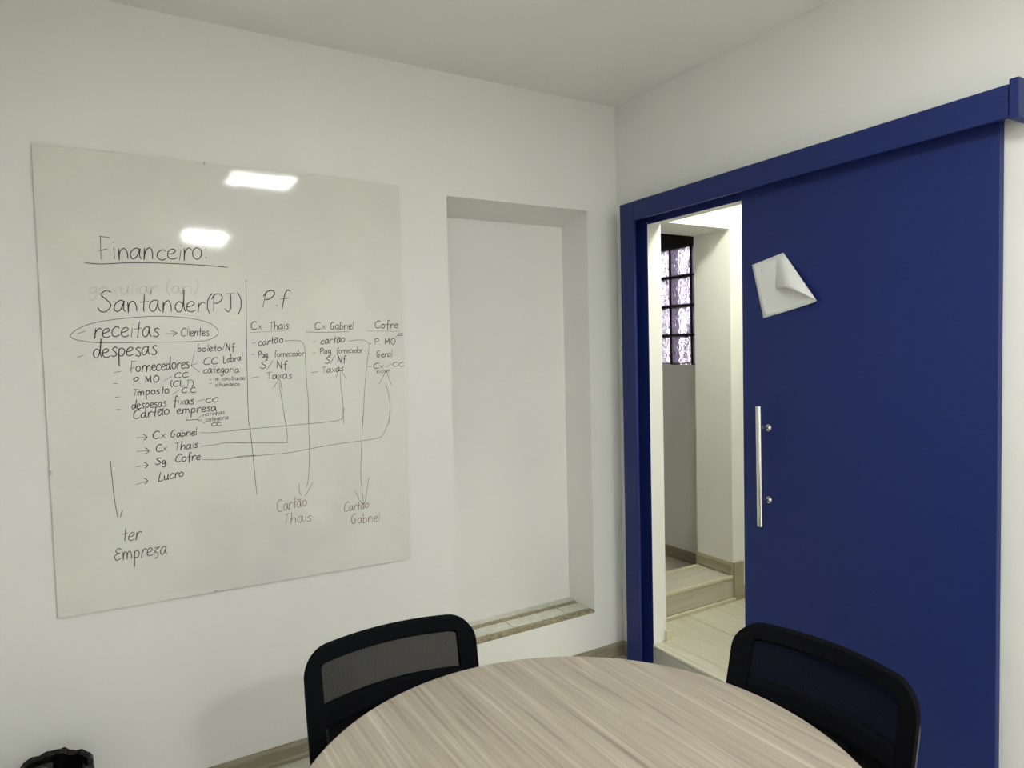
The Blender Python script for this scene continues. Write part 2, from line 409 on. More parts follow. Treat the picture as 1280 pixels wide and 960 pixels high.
# ------------------------------------------------------------------ landing and step behind the door
LZ = .126
ld = struct(boxobj('landing', (.004, 1.9, -2.6, -.037, 0, LZ - .010), M['grout']))
ld.data.materials[0] = M['grout']
tile('riser_tile', -.004, .004, -.80, -.2165, 0, LZ - .014, M['riser'], ld)
tile('riser_tile', -.004, .004, -1.199, -.803, 0, LZ - .014, M['riser'], ld)
xs = [-.006, .385, .583, .781, .979, 1.177, 1.375, 1.573, 1.771, 1.9]
for i, (a, b_) in enumerate(zip(xs, xs[1:])):
    if i == 0:
        tile('landing_tile', a, .079, -1.199, -.2165, LZ - .010, LZ, M['landing'], ld)   # within the doorway
        tile('landing_tile', .081, b_ - .0015, -1.20, -.038, LZ - .010, LZ, M['landing'], ld)
        tile('landing_tile', .081, b_ - .0015, -2.40, -1.203, LZ - .010, LZ, M['landing'], ld)
    else:
        off = (i % 2) * .55
        cuts = [-.038, -.95 - off, -2.15 - off * .2, -2.6]
        for q in range(3): tile('landing_tile', a + .0015, b_ - .0015, cuts[q + 1] + .0015, cuts[q] - .0015, LZ - .010, LZ, M['landing'], ld)

st = struct(boxobj('step_base', (.15, .747, -.030, .222, LZ - .01, .255), M['grout'])); st.name = 'step'
JX = .747
tile('riser_tile', .15, JX - .004, -.037, -.030, LZ + .0195, .247, M['tread'], st)
tile('tread_tile', .15, JX - .012, -.030, .188, .255, .265, M['tread'], st)
boxobj('step_nosing', (.15, JX, -.040, -.028, .248, .2665), M['trim'], st, bevel=.003)
boxobj('threshold_strip', (.15, JX, .190, .222, .255, .267), M['trim'], st, bevel=.002)
boxobj('base_strip', (.15, JX + .008, -.053, -.037, LZ, LZ + .019), M['trim'], st, bevel=.003)

# hallway walls
bm = bmesh.new()
box(bm, .08, .15, -.037, .222, 0, HZ); box(bm, JX, 2.0, -.037, .222, 0, HZ); box(bm, .15, JX, -.037, .222, 2.150, HZ)
struct(mesh_obj('wall_hall', bm, M['hallwall']))
struct(boxobj('wall_hall_right', (1.9, 2.0, -2.6, -.037, 0, HZ), M['hallwall']))
struct(boxobj('wall_hall_front', (.08, 1.9, -2.7, -2.6, 0, HZ), M['hallwall']))
skirting('baseboard_hall', (JX, .222), (JX, -.037), .266, .070, M['hallbase'], (-1, 0), length=.6)
bb = struct(boxobj('baseboard_hall_end', (JX, JX + .075, -.049, -.037, LZ, .337), M['hallbase'], bevel=.002))
skirting('baseboard_hall', (JX + .077, -.037), (1.9, -.037), LZ, .070, M['hallbase'], (0, -1))
# offcut of skirting at the corner of the doorway
bm = bmesh.new()
box(bm, .070, .108, -.232, -.2185, LZ, LZ + .052); box(bm, .056, .126, -.238, -.2185, LZ, LZ + .005)
oc = mesh_obj('skirting_offcut', bm, M['trim'], None, bevel=.002)
tag(oc, 'small beige tile offcut standing at the doorway corner on the pale step', 'tile offcut')

# dim stairwell with glass block window
GX = 1.05
struct(boxobj('floor_stairwell', (.0, GX, .222, 1.8, .02, LZ), M['tread']))
struct(boxobj('wall_stairwell_left', (-.1, .08, .30, 1.8, 0, 2.5), M['hallwall']))
struct(boxobj('wall_stairwell_end', (-.1, GX + .1, 1.8, 1.9, 0, 2.5), M['hallwall']))
struct(boxobj('ceiling_stairwell', (.0, GX + .1, .222, 1.9, 2.5, 2.6), M['ceil']))
G0, G1 = 1.411, 2.171
bm = bmesh.new()
box(bm, GX, GX + .10, .222, 1.8, 0, G0); box(bm, GX, GX + .10, 1.480, 1.8, G0, G1)
struct(mesh_obj('wall_stairwell_right', bm, M['hallwall']))
skirting('baseboard_stairwell', (GX, .222), (GX, 1.8), LZ, .070, M['base'], (-1, 0))
tp = struct(boxobj('trim_3', (GX + .01, GX + .10, .222, 1.8, G1, 2.5), M['dark']))
for k in range(8):
    boxobj('panel_board', (GX - .002, GX + .01, .224 + k * .19, .224 + k * .19 + .184, G1 + .004, 2.5), M['dark'], tp, bevel=.004)

win = struct(empty('window_1', (GX, .85, G0)))
def wk(o): o.location = -win.location; return o
PY, PZ = .1855, .190
cols = [(.548 + PY * k) for k in range(-1, 5)]
rows = [G0 + PZ * k for k in range(4)]
jb = []
for k in range(-1, 6):
    yy = .548 + PY * k; jb.append((GX + .004, GX + .082, yy - .006, yy + .006, G0, G1))
for k in range(0, 5):
    zz = G0 + PZ * k
    if k: jb.append((GX + .004, GX + .082, .362, 1.476, zz - .005, zz + .005))
jb.append((GX, GX + .09, .222, .356, G0, G1))
wk(multibox('mortar_joint', jb, M['joint'], win))
bw, bh = PY - .012, PZ - .010
def block_meshes():
    # face shells with pillowed rims and the frosted side walls
    out = []
    for nm, x0, x1, m in (('f', 0.0, .008, M['glass']), ('b', .070, .078, M['glassback'])):
        bm = bmesh.new(); box(bm, x0, x1, 0, bw, 0, bh); bmesh.ops.recalc_face_normals(bm, faces=bm.faces)
        me = bpy.data.meshes.new('glass_block_' + nm); bm.to_mesh(me); bm.free(); me.materials.append(m); out.append(me)
    bm = bmesh.new(); t = .007
    box(bm, .008, .070, 0, t, 0, bh); box(bm, .008, .070, bw - t, bw, 0, bh)
    box(bm, .008, .070, t, bw - t, 0, t); box(bm, .008, .070, t, bw - t, bh - t, bh)
    bmesh.ops.recalc_face_normals(bm, faces=bm.faces)
    me = bpy.data.meshes.new('glass_block_s'); bm.to_mesh(me); bm.free(); me.materials.append(M['glassside']); out.append(me)
    return out
bf, bbk, bs = block_meshes()
for yy in cols:
    for k, zz in enumerate(rows):
        o = bpy.data.objects.new('glass_block', bs); COL.objects.link(o); o.parent = win
        o.location = Vector((GX + .002, yy + .006, zz + .005)) - win.location
        for nm, me in (('front_pane', bf), ('back_pane', bbk)):
            c = bpy.data.objects.new(nm, me); COL.objects.link(c); c.parent = o

# twiggy shrub outside, seen broken up through the blocks
bm = bmesh.new()
def branch(p, d, r, L, depth):
    pts = [p]; q = Vector(p)
    for i in range(4):
        d = (d + Vector((random.uniform(-.25, .25), random.uniform(-.25, .25), random.uniform(-.1, .25)))).normalized()
        q = q + d * L / 4; pts.append(q.copy())
    tube(bm, pts, [r * (1 - .12 * i) for i in range(5)], 6)
    if depth:
        for k in range(3):
            j = random.randint(1, 4)
            branch(pts[j], (d + Vector((random.uniform(-.9, .9), random.uniform(-.9, .9), random.uniform(-.2, .6)))).normalized(), r * .6, L * .7, depth - 1)
for k in range(11):
    branch(Vector((1.32 + random.uniform(-.04, .30), .72 + k * .13, 0.0)), Vector((0, 0, 1)), .030, 1.75, 3)
tag(mesh_obj('bare_shrub', bm, M['twig']), 'reddish-brown branches outdoors, blurred behind the glass block window', 'shrub')
struct(boxobj('ground', (1.15, 7, .24, 8, -.1, 0.0), mat('outdoor paving', (.45, .44, .42), .9, var=.1)))

# ------------------------------------------------------------------ whiteboard
WX0, WX1 = -2.323, -1.1245
wbd = empty('whiteboard', (-1.724, 0, .696)); tag(wbd, 'large frameless glossy whiteboard covered in handwritten notes on the white wall', 'whiteboard')
def wk2(o): o.location = -wbd.location; return o
bm = bmesh.new()
cor = [(WX0, 2.1965), (WX1, 2.1935), (WX1, .6853), (WX0, .7062)]     # TL TR BR BL
F = [bm.verts.new((x, -.0085, z)) for x, z in cor]; Bk = [bm.verts.new((x, -.0055, z)) for x, z in cor]
bm.faces.new(F); bm.faces.new(Bk[::-1])
for k in range(4): bm.faces.new((F[k], F[(k + 1) % 4], Bk[(k + 1) % 4], Bk[k]))
bp_ = wk2(mesh_obj('board_panel', bm, M['board'], wbd)); bp_.data.materials.append(M['boardedge_shade'])
for f in bp_.data.polygons:
    if abs(f.normal.y) < .5: f.material_index = 1  # sides and bottom get the painted shade; the top rim stays light
    if f.normal.z > .5: f.material_index = 0
wk2(multibox('backing_strip', [(WX0 + .03, WX0 + .06, -.0055, 0, .74, 2.16), (WX1 - .06, WX1 - .03, -.0055, 0, .72, 2.16), (WX0 + .06, WX1 - .06, -.0055, 0, 2.12, 2.16)], M['metalgrey'], wbd))
wk2(multibox('mounting_clip', [(WX0 - .003, WX0 + .005, -.0098, 0, 1.165, 1.178)], M['metalgrey'], wbd, bevel=.001))
wk2(multibox('mounting_clip', [(-1.836, -1.831, -.0098, 0, 2.190, 2.199)], M['metalgrey'], wbd, bevel=.001))
wk2(multibox('mounting_clip', [(-1.862, -1.854, -.0098, 0, .6985, .704)], M['metalgrey'], wbd, bevel=.001))

# ------------------------------------------------------------------ round table
TX, TY, TZ, TR = -1.465, -1.635, .745, .513
tb = tag(empty('round_table', (TX, TY, 0)), 'round meeting table with beige wood grain laminate top, in the foreground', 'table')
bm = bmesh.new(); lathe(bm, [(TR - .001, TZ - .025), (TR, TZ - .024), (TR, TZ - .0015), (TR - .0015, TZ)], n=160, close=True)
o = mesh_obj('tabletop', bm, M['table'], tb)
bm = bmesh.new(); lathe(bm, [(TR, TZ - .0245), (TR + .0008, TZ - .024), (TR + .0008, TZ - .001), (TR, TZ - .0006)], n=160)
mesh_obj('edge_band', bm, M['edge'], tb, smooth=True)
bm = bmesh.new(); lathe(bm, [(.36, TZ - .07), (.36, TZ - .026), (.34, TZ - .026), (.34, TZ - .07), (.36, TZ - .07)], n=48)
mesh_obj('apron', bm, M['metalgrey'], tb, smooth=False)
for a, r in ((50, .40), (155, .43), (235, .42), (305, .40)):
    x, y = math.cos(math.radians(a)), math.sin(math.radians(a))
    bm = bmesh.new(); tube(bm, [(x * .35, y * .35, TZ - .03), (x * r, y * r, .012)], [.020, .016], 14); tube(bm, [(x * r, y * r, .012), (x * r, y * r, 0)], .019, 14)
    mesh_obj('leg', bm, M['metalgrey'], tb, smooth=True)

# ------------------------------------------------------------------ mesh back chairs
def rrect(hw, t, b_, r, n=8):
    """rounded rectangle outline in (u, v), v measured down from the top edge"""
    pts = []
    for cx, cy, a0 in ((hw - r, t + r, -90), (hw - r, b_ - r, 0), (-hw + r, b_ - r, 90), (-hw + r, t + r, 180)):
        for k in range(n + 1):
            a = math.radians(a0 + 90 * k / n); pts.append((cx + r * math.cos(a), cy + r * math.sin(a)))
    return pts
def dense(pts, step=.012):
    out = []
    for i, p in enumerate(pts):
        q = pts[(i + 1) % len(pts)]; L = math.hypot(q[0] - p[0], q[1] - p[1]); n = max(1, int(L / step))
        for k in range(n): out.append((p[0] + (q[0] - p[0]) * k / n, p[1] + (q[1] - p[1]) * k / n))
    return out
def resample(pts, n):
    P = pts + [pts[0]]; d = [0]
    for a, b_ in zip(P, P[1:]): d.append(d[-1] + math.hypot(b_[0] - a[0], b_[1] - a[1]))
    out = []; j = 0
    for k in range(n):
        s = d[-1] * k / n
        while d[j + 1] < s: j += 1
        f = (s - d[j]) / max(d[j + 1] - d[j], 1e-9); out.append((P[j][0] + (P[j + 1][0] - P[j][0]) * f, P[j][1] + (P[j + 1][1] - P[j][1]) * f))
    return out

def make_chair(loc, rz, zt, tilt, label, backy=.27):
    t = tag(empty('office_chair', loc, rz), label, 'chair', 'mesh-backed office chairs at the round table')
    HW, BOW = .2215, .046
    ct, sn = math.cos(tilt), math.sin(tilt)
    def S(u, v, off=0.0):
        """off > 0 moves behind the backrest"""
        v2 = v - .004 * (1 - (u / HW) ** 2)
        y = backy + BOW * (1 - (u / HW) ** 2) - v2 * sn + off * ct
        if v > .30: y += (v - .30) ** 2 * 1.2
        return (u, y, zt - v2 * ct + off * sn)
    def ring(outer, inner, n, name, m, th, off=0.0, bev=.003, steps=4):
        bm = bmesh.new(); A = resample(outer, n); B = resample(inner, n); R = []
        # match the inner loop to the outer by angle
        rings = []
        for s in range(steps + 1):
            f = s / steps; rings.append([(a[0] * (1 - f) + b_[0] * f, a[1] * (1 - f) + b_[1] * f) for a, b_ in zip(A, B)])
        fr_ = [[bm.verts.new(S(u, v, off)) for u, v in rg] for rg in rings]
        bk_ = [[bm.verts.new(S(u, v, off + th)) for u, v in rg] for rg in rings]
        for k in range(n):
            q = (k + 1) % n
            for s in range(steps):
                bm.faces.new((fr_[s][k], fr_[s][q], fr_[s + 1][q], fr_[s + 1][k])); bm.faces.new((bk_[s][q], bk_[s][k], bk_[s + 1][k], bk_[s + 1][q]))
            bm.faces.new((fr_[0][q], fr_[0][k], bk_[0][k], bk_[0][q])); bm.faces.new((fr_[steps][k], fr_[steps][q], bk_[steps][q], bk_[steps][k]))
        return mesh_obj(name, bm, m, t, smooth=False, bevel=bev, segs=2)
    def patch(u0, u1, v0, v1, off, th, name, m, nu=28, nv=8, bev=0.0):
        bm = bmesh.new()
        f = [[bm.verts.new(S(u0 + (u1 - u0) * i / nu, v0 + (v1 - v0) * j / nv, off)) for j in range(nv + 1)] for i in range(nu + 1)]
        for i in range(nu):
            for j in range(nv): bm.faces.new((f[i][j], f[i + 1][j], f[i + 1][j + 1], f[i][j + 1]))
        if th:
            b2 = [[bm.verts.new(S(u0 + (u1 - u0) * i / nu, v0 + (v1 - v0) * j / nv, off + th)) for j in range(nv + 1)] for i in range(nu + 1)]
            for i in range(nu):
                for j in range(nv): bm.faces.new((b2[i][j], b2[i][j + 1], b2[i + 1][j + 1], b2[i + 1][j]))
                bm.faces.new((f[i][0], b2[i][0], b2[i + 1][0], f[i + 1][0])); bm.faces.new((f[i][nv], f[i + 1][nv], b2[i + 1][nv], b2[i][nv]))
            for j in range(nv):
                bm.faces.new((f[0][j], f[0][j + 1], b2[0][j + 1], b2[0][j])); bm.faces.new((f[nu][j], b2[nu][j], b2[nu][j + 1], f[nu][j + 1]))
        return mesh_obj(name, bm, m, t, smooth=True, bevel=bev)
    out = rrect(HW, 0, .47, .060); inn = rrect(.178, .033, .435, .012)
    ring(out, inn, 160, 'backrest_frame', M['black'], .016)
    ring(rrect(HW - .0005, .030, .470, .060), rrect(HW - .016, .046, .454, .046), 160, 'back_shell', M['greyplastic'], .007, off=.0165, bev=.002, steps=1)
    patch(-.180, .180, .030, .440, .011, 0, 'backrest_mesh', M['net'], 28, 30)
    patch(-.180, .180, .130, .181, .0005, .010, 'lumbar_bar', M['black'], 28, 4)
    patch(-.074, .074, .179, .440, .002, .012, 'back_spine', M['black'], 12, 16)
    patch(-.165, .165, .180, .330, .030, .008, 'lumbar_pad', M['pad'], 20, 8)
    # seat
    bm = bmesh.new(); N = 36; prof = [(.97, -.035), (1.0, -.028), (1.0, -.008), (.97, .004), (.80, .012), (.4, .008), (.001, .006)]
    rings = []
    for s, z in prof:
        row = []
        for k in range(N):
            a = 2 * PI * k / N; c, s_ = math.cos(a), math.sin(a); e = .42
            row.append(bm.verts.new((s * .215 * math.copysign(abs(c) ** e, c), s * .205 * math.copysign(abs(s_) ** e, s_), .455 + z)))
        rings.append(row)
    for A, B in zip(rings, rings[1:]):
        for k in range(N): bm.faces.new((A[k], A[(k + 1) % N], B[(k + 1) % N], B[k]))
    bm.faces.new(rings[0][::-1]); bm.faces.new(rings[-1])
    mesh_obj('seat', bm, M['black'], t, smooth=True)
    boxobj('seat_pan', (-.17, .17, -.16, .17, .398, .421), M['plastic'], t, bevel=.008)
    bm = bmesh.new(); z0 = .41
    yb = S(0, .40, .02)[1]
    tube(bm, [(0, .05, z0 - .005), (0, yb + .01, z0 - .01), (0, yb + .03, z0 + .03), (0, S(0, .25, .022)[1], S(0, .25, .022)[2])], [.022, .022, .02, .016], 12)
    mesh_obj('back_bracket', bm, M['plastic'], t, smooth=True)
    bm = bmesh.new(); lathe(bm, [(.028, .10), (.028, .26), (.016, .262), (.016, .40)], n=20, close=True); mesh_obj('gas_column', bm, M['plastic'], t)
    for k in range(5):
        a = math.radians(90 + 72 * k); c, s_ = math.cos(a), math.sin(a)
        bm = bmesh.new(); tube(bm, [(c * .01, s_ * .01, .115), (c * .12, s_ * .12, .10), (c * .24, s_ * .24, .072)], [.026, .020, .013], 8)
        lg = mesh_obj('base_leg', bm, M['plastic'], t, smooth=True)
        bm = bmesh.new(); px, py = c * .24, s_ * .24
        for d in (-.012, .012):
            tube(bm, [(px - s_ * (d - .008), py + c * (d - .008), .027), (px - s_ * (d + .008), py + c * (d + .008), .027)], .027, 18)
        tube(bm, [(px, py, .03), (px, py, .075)], .007, 8)
        mesh_obj('castor', bm, M['plastic'], lg)
    return t
make_chair((-1.578, -1.018 - .27, 0), 0.0, .828, .171, 'black mesh-backed office chair with its back to the whiteboard wall')
make_chair((-.847 - .27, -1.670, 0), math.radians(-88.8), .840, .23, 'black mesh-backed office chair with its back to the blue sliding door')

# ------------------------------------------------------------------ waste bin with black liner
BX, BY_ = -2.365, -.195
bn = tag(empty('waste_bin', (BX, BY_, 0)), 'small waste bin lined with a crumpled black bag below the whiteboard', 'bin')
bm = bmesh.new(); lathe(bm, [(.085, 0), (.085, .003), (.104, .285), (.107, .29), (.102, .29), (.082, .008), (.002, .006)], n=40); mesh_obj('bin_body', bm, M['plastic'], bn, smooth=True)
bm = bmesh.new(); N = 72; rr = random.Random(3)
ph = [rr.uniform(0, 6.28) for _ in range(6)]
def wob(a, s): return s * (math.sin(3 * a + ph[0]) * .5 + math.sin(7 * a + ph[1]) * .35 + math.sin(13 * a + ph[2]) * .3 + math.sin(23 * a + ph[3]) * .2)
prof = [(.112, .215, 1.2), (.113, .25, .8), (.114, .285, .5), (.113, .308, .35), (.107, .315, .3), (.098, .303, .5), (.093, .26, .8), (.085, .18, 1.0), (.07, .08, 1.0)]
rings = []
for r, z, w in prof:
    row = []
    for k in range(N):
        a = 2 * PI * k / N
        corner = .010 * math.cos(4 * a - .5)
        row.append(bm.verts.new(((r + corner + wob(a, .006) * w) * math.cos(a), (r + corner + wob(a + .3 * z, .006) * w) * math.sin(a), z + wob(a * 1.0 + 1.3, .008) * (1 if z > .2 else .3) + (.012 * math.cos(a - .9) if z > .27 else 0))))
    rings.append(row)
for A, B in zip(rings, rings[1:]):
    for k in range(N): bm.faces.new((A[k], A[(k + 1) % N], B[(k + 1) % N], B[k]))
mesh_obj('bin_liner', bm, M['bag'], bn, smooth=False)

WORDS=[["Financeiro:",[-2.1633,1.8509],[-1.8329,1.8646],0.036,2.7,0],["goxuliar (ari)",[-2.1932,1.7347],[-1.8688,1.7472],0.0259,3,3],["Santander(PJ)",[-2.1709,1.6797],[-1.7295,1.6856],0.0355,2.7,0],["receitas",[-2.185,1.5976],[-1.9952,1.5983],0.0306,2.7,0],["Clientes",[-1.9312,1.6003],[-1.8414,1.6006],0.0165,2.2,0],["despesas",[-2.192,1.5325],[-2.0045,1.538],0.0286,2.7,0],["Fornecedores",[-2.0886,1.4812],[-1.9078,1.4902],0.0212,2.6,0],["boleto/Nf",[-1.8819,1.5454],[-1.7602,1.5482],0.0136,2.4,0],["CC",[-1.8672,1.4993],[-1.8139,1.5019],0.0126,2.4,0],["Labral",[-1.8016,1.5037],[-1.7355,1.5125],0.0144,2.2,0],["categoria",[-1.866,1.4706],[-1.7483,1.469],0.0148,2.2,0],["m construcao",[-1.8285,1.444],[-1.7292,1.4425],0.0085,1.5,0],["s humanos",[-1.8303,1.4235],[-1.7492,1.4219],0.0085,1.5,0],["P. MO",[-2.0817,1.4412],[-2.0017,1.4467],0.013,2.6,0],["CC",[-1.9579,1.4586],[-1.9115,1.4594],0.0097,2.4,0],["(CLT)",[-1.9729,1.4297],[-1.8973,1.4277],0.0113,2.4,0],["Imposto",[-2.0833,1.4039],[-1.9739,1.4072],0.014,2.6,0],["C.C",[-1.9394,1.4065],[-1.8901,1.4055],0.0103,2.4,0],["despesas",[-2.0896,1.3594],[-1.9849,1.3624],0.0161,2.4,0],["fixas",[-1.9642,1.3658],[-1.8999,1.3655],0.0155,2.6,0],["cc",[-1.8654,1.3687],[-1.8219,1.3682],0.0157,2.4,0],["Cartão",[-2.0867,1.3268],[-1.9747,1.3342],0.0172,2.6,0],["empresa",[-1.9563,1.3355],[-1.827,1.3374],0.0156,2.4,0],["notinhas",[-1.8746,1.3211],[-1.803,1.3241],0.009,1.6,0],["categoria",[-1.8658,1.3016],[-1.7909,1.3057],0.0089,1.6,0],["cc",[-1.8496,1.2846],[-1.8145,1.2846],0.0116,2.2,0],["Cx",[-2.0324,1.2561],[-1.9908,1.2561],0.0142,2.6,0],["Gabriel",[-1.9781,1.2555],[-1.8939,1.2577],0.0134,2.6,0],["Cx",[-2.0254,1.2097],[-1.9882,1.2113],0.0132,2.6,0],["Thais",[-1.9685,1.2094],[-1.892,1.2136],0.0155,2.6,0],["Sg.",[-2.0272,1.1676],[-1.9878,1.1671],0.0122,2.6,0],["Cofre",[-1.9679,1.1691],[-1.887,1.1722],0.0146,2.6,0],["Lucro",[-2.0217,1.1083],[-1.9412,1.1195],0.0174,2.6,0],["ter",[-2.1366,0.9236],[-2.0779,0.9232],0.0258,2.4,2],["Empreza",[-2.1628,0.8638],[-2.0024,0.8596],0.026,2.4,2],["P.f",[-1.6624,1.7026],[-1.5696,1.7121],0.0305,3.0,0],["Cx",[-1.7042,1.6217],[-1.663,1.6226],0.0151,2.4,0],["Thais",[-1.6422,1.6198],[-1.5692,1.6239],0.0175,2.4,0],["Cx",[-1.477,1.6209],[-1.4306,1.6218],0.0158,2.4,0],["Gabriel",[-1.4192,1.6201],[-1.3257,1.6215],0.016,2.4,0],["Cofre",[-1.2434,1.6259],[-1.142,1.6269],0.016,2.4,0],["cartão",[-1.6808,1.5638],[-1.591,1.5745],0.0142,2.4,0],["Pag.",[-1.6826,1.519],[-1.6435,1.5207],0.0131,2.4,0],["fornecedor",[-1.6266,1.522],[-1.5185,1.5233],0.0127,1.8,0],["S/ Nf.",[-1.6764,1.4809],[-1.5731,1.4802],0.0136,2.4,0],["Taxas",[-1.6571,1.4421],[-1.5654,1.4411],0.0154,2.4,0],["cartão",[-1.4566,1.5643],[-1.36,1.5732],0.0154,2.4,0],["Pag",[-1.4607,1.5287],[-1.4168,1.5295],0.0136,2.4,0],["fornecedor",[-1.3972,1.529],[-1.293,1.5309],0.0128,1.8,0],["S/ Nf",[-1.4411,1.4925],[-1.361,1.4953],0.0137,2.4,0],["Taxas",[-1.4549,1.4565],[-1.3699,1.461],0.0138,2.4,0],["P. MO",[-1.2444,1.5611],[-1.1538,1.561],0.0136,2.4,0],["cc",[-1.1469,1.5945],[-1.1239,1.5955],0.009,2,0],["Geral",[-1.2388,1.5108],[-1.1701,1.5109],0.0143,2.4,0],["Cx",[-1.2539,1.4669],[-1.2081,1.4672],0.0118,2.4,0],["cc",[-1.174,1.4721],[-1.1229,1.4729],0.0156,2.2,0],["nicam",[-1.2392,1.4475],[-1.1797,1.4513],0.0095,1.5,0],["Cartão",[-1.6393,0.9522],[-1.5287,0.9604],0.0236,2.2,1],["Thais",[-1.6186,0.9044],[-1.5125,0.8998],0.0214,2.2,1],["Cartão",[-1.3909,0.9169],[-1.2886,0.9185],0.0188,2.2,1],["Gabriel",[-1.3649,0.866],[-1.2455,0.8582],0.0214,2.2,1]]
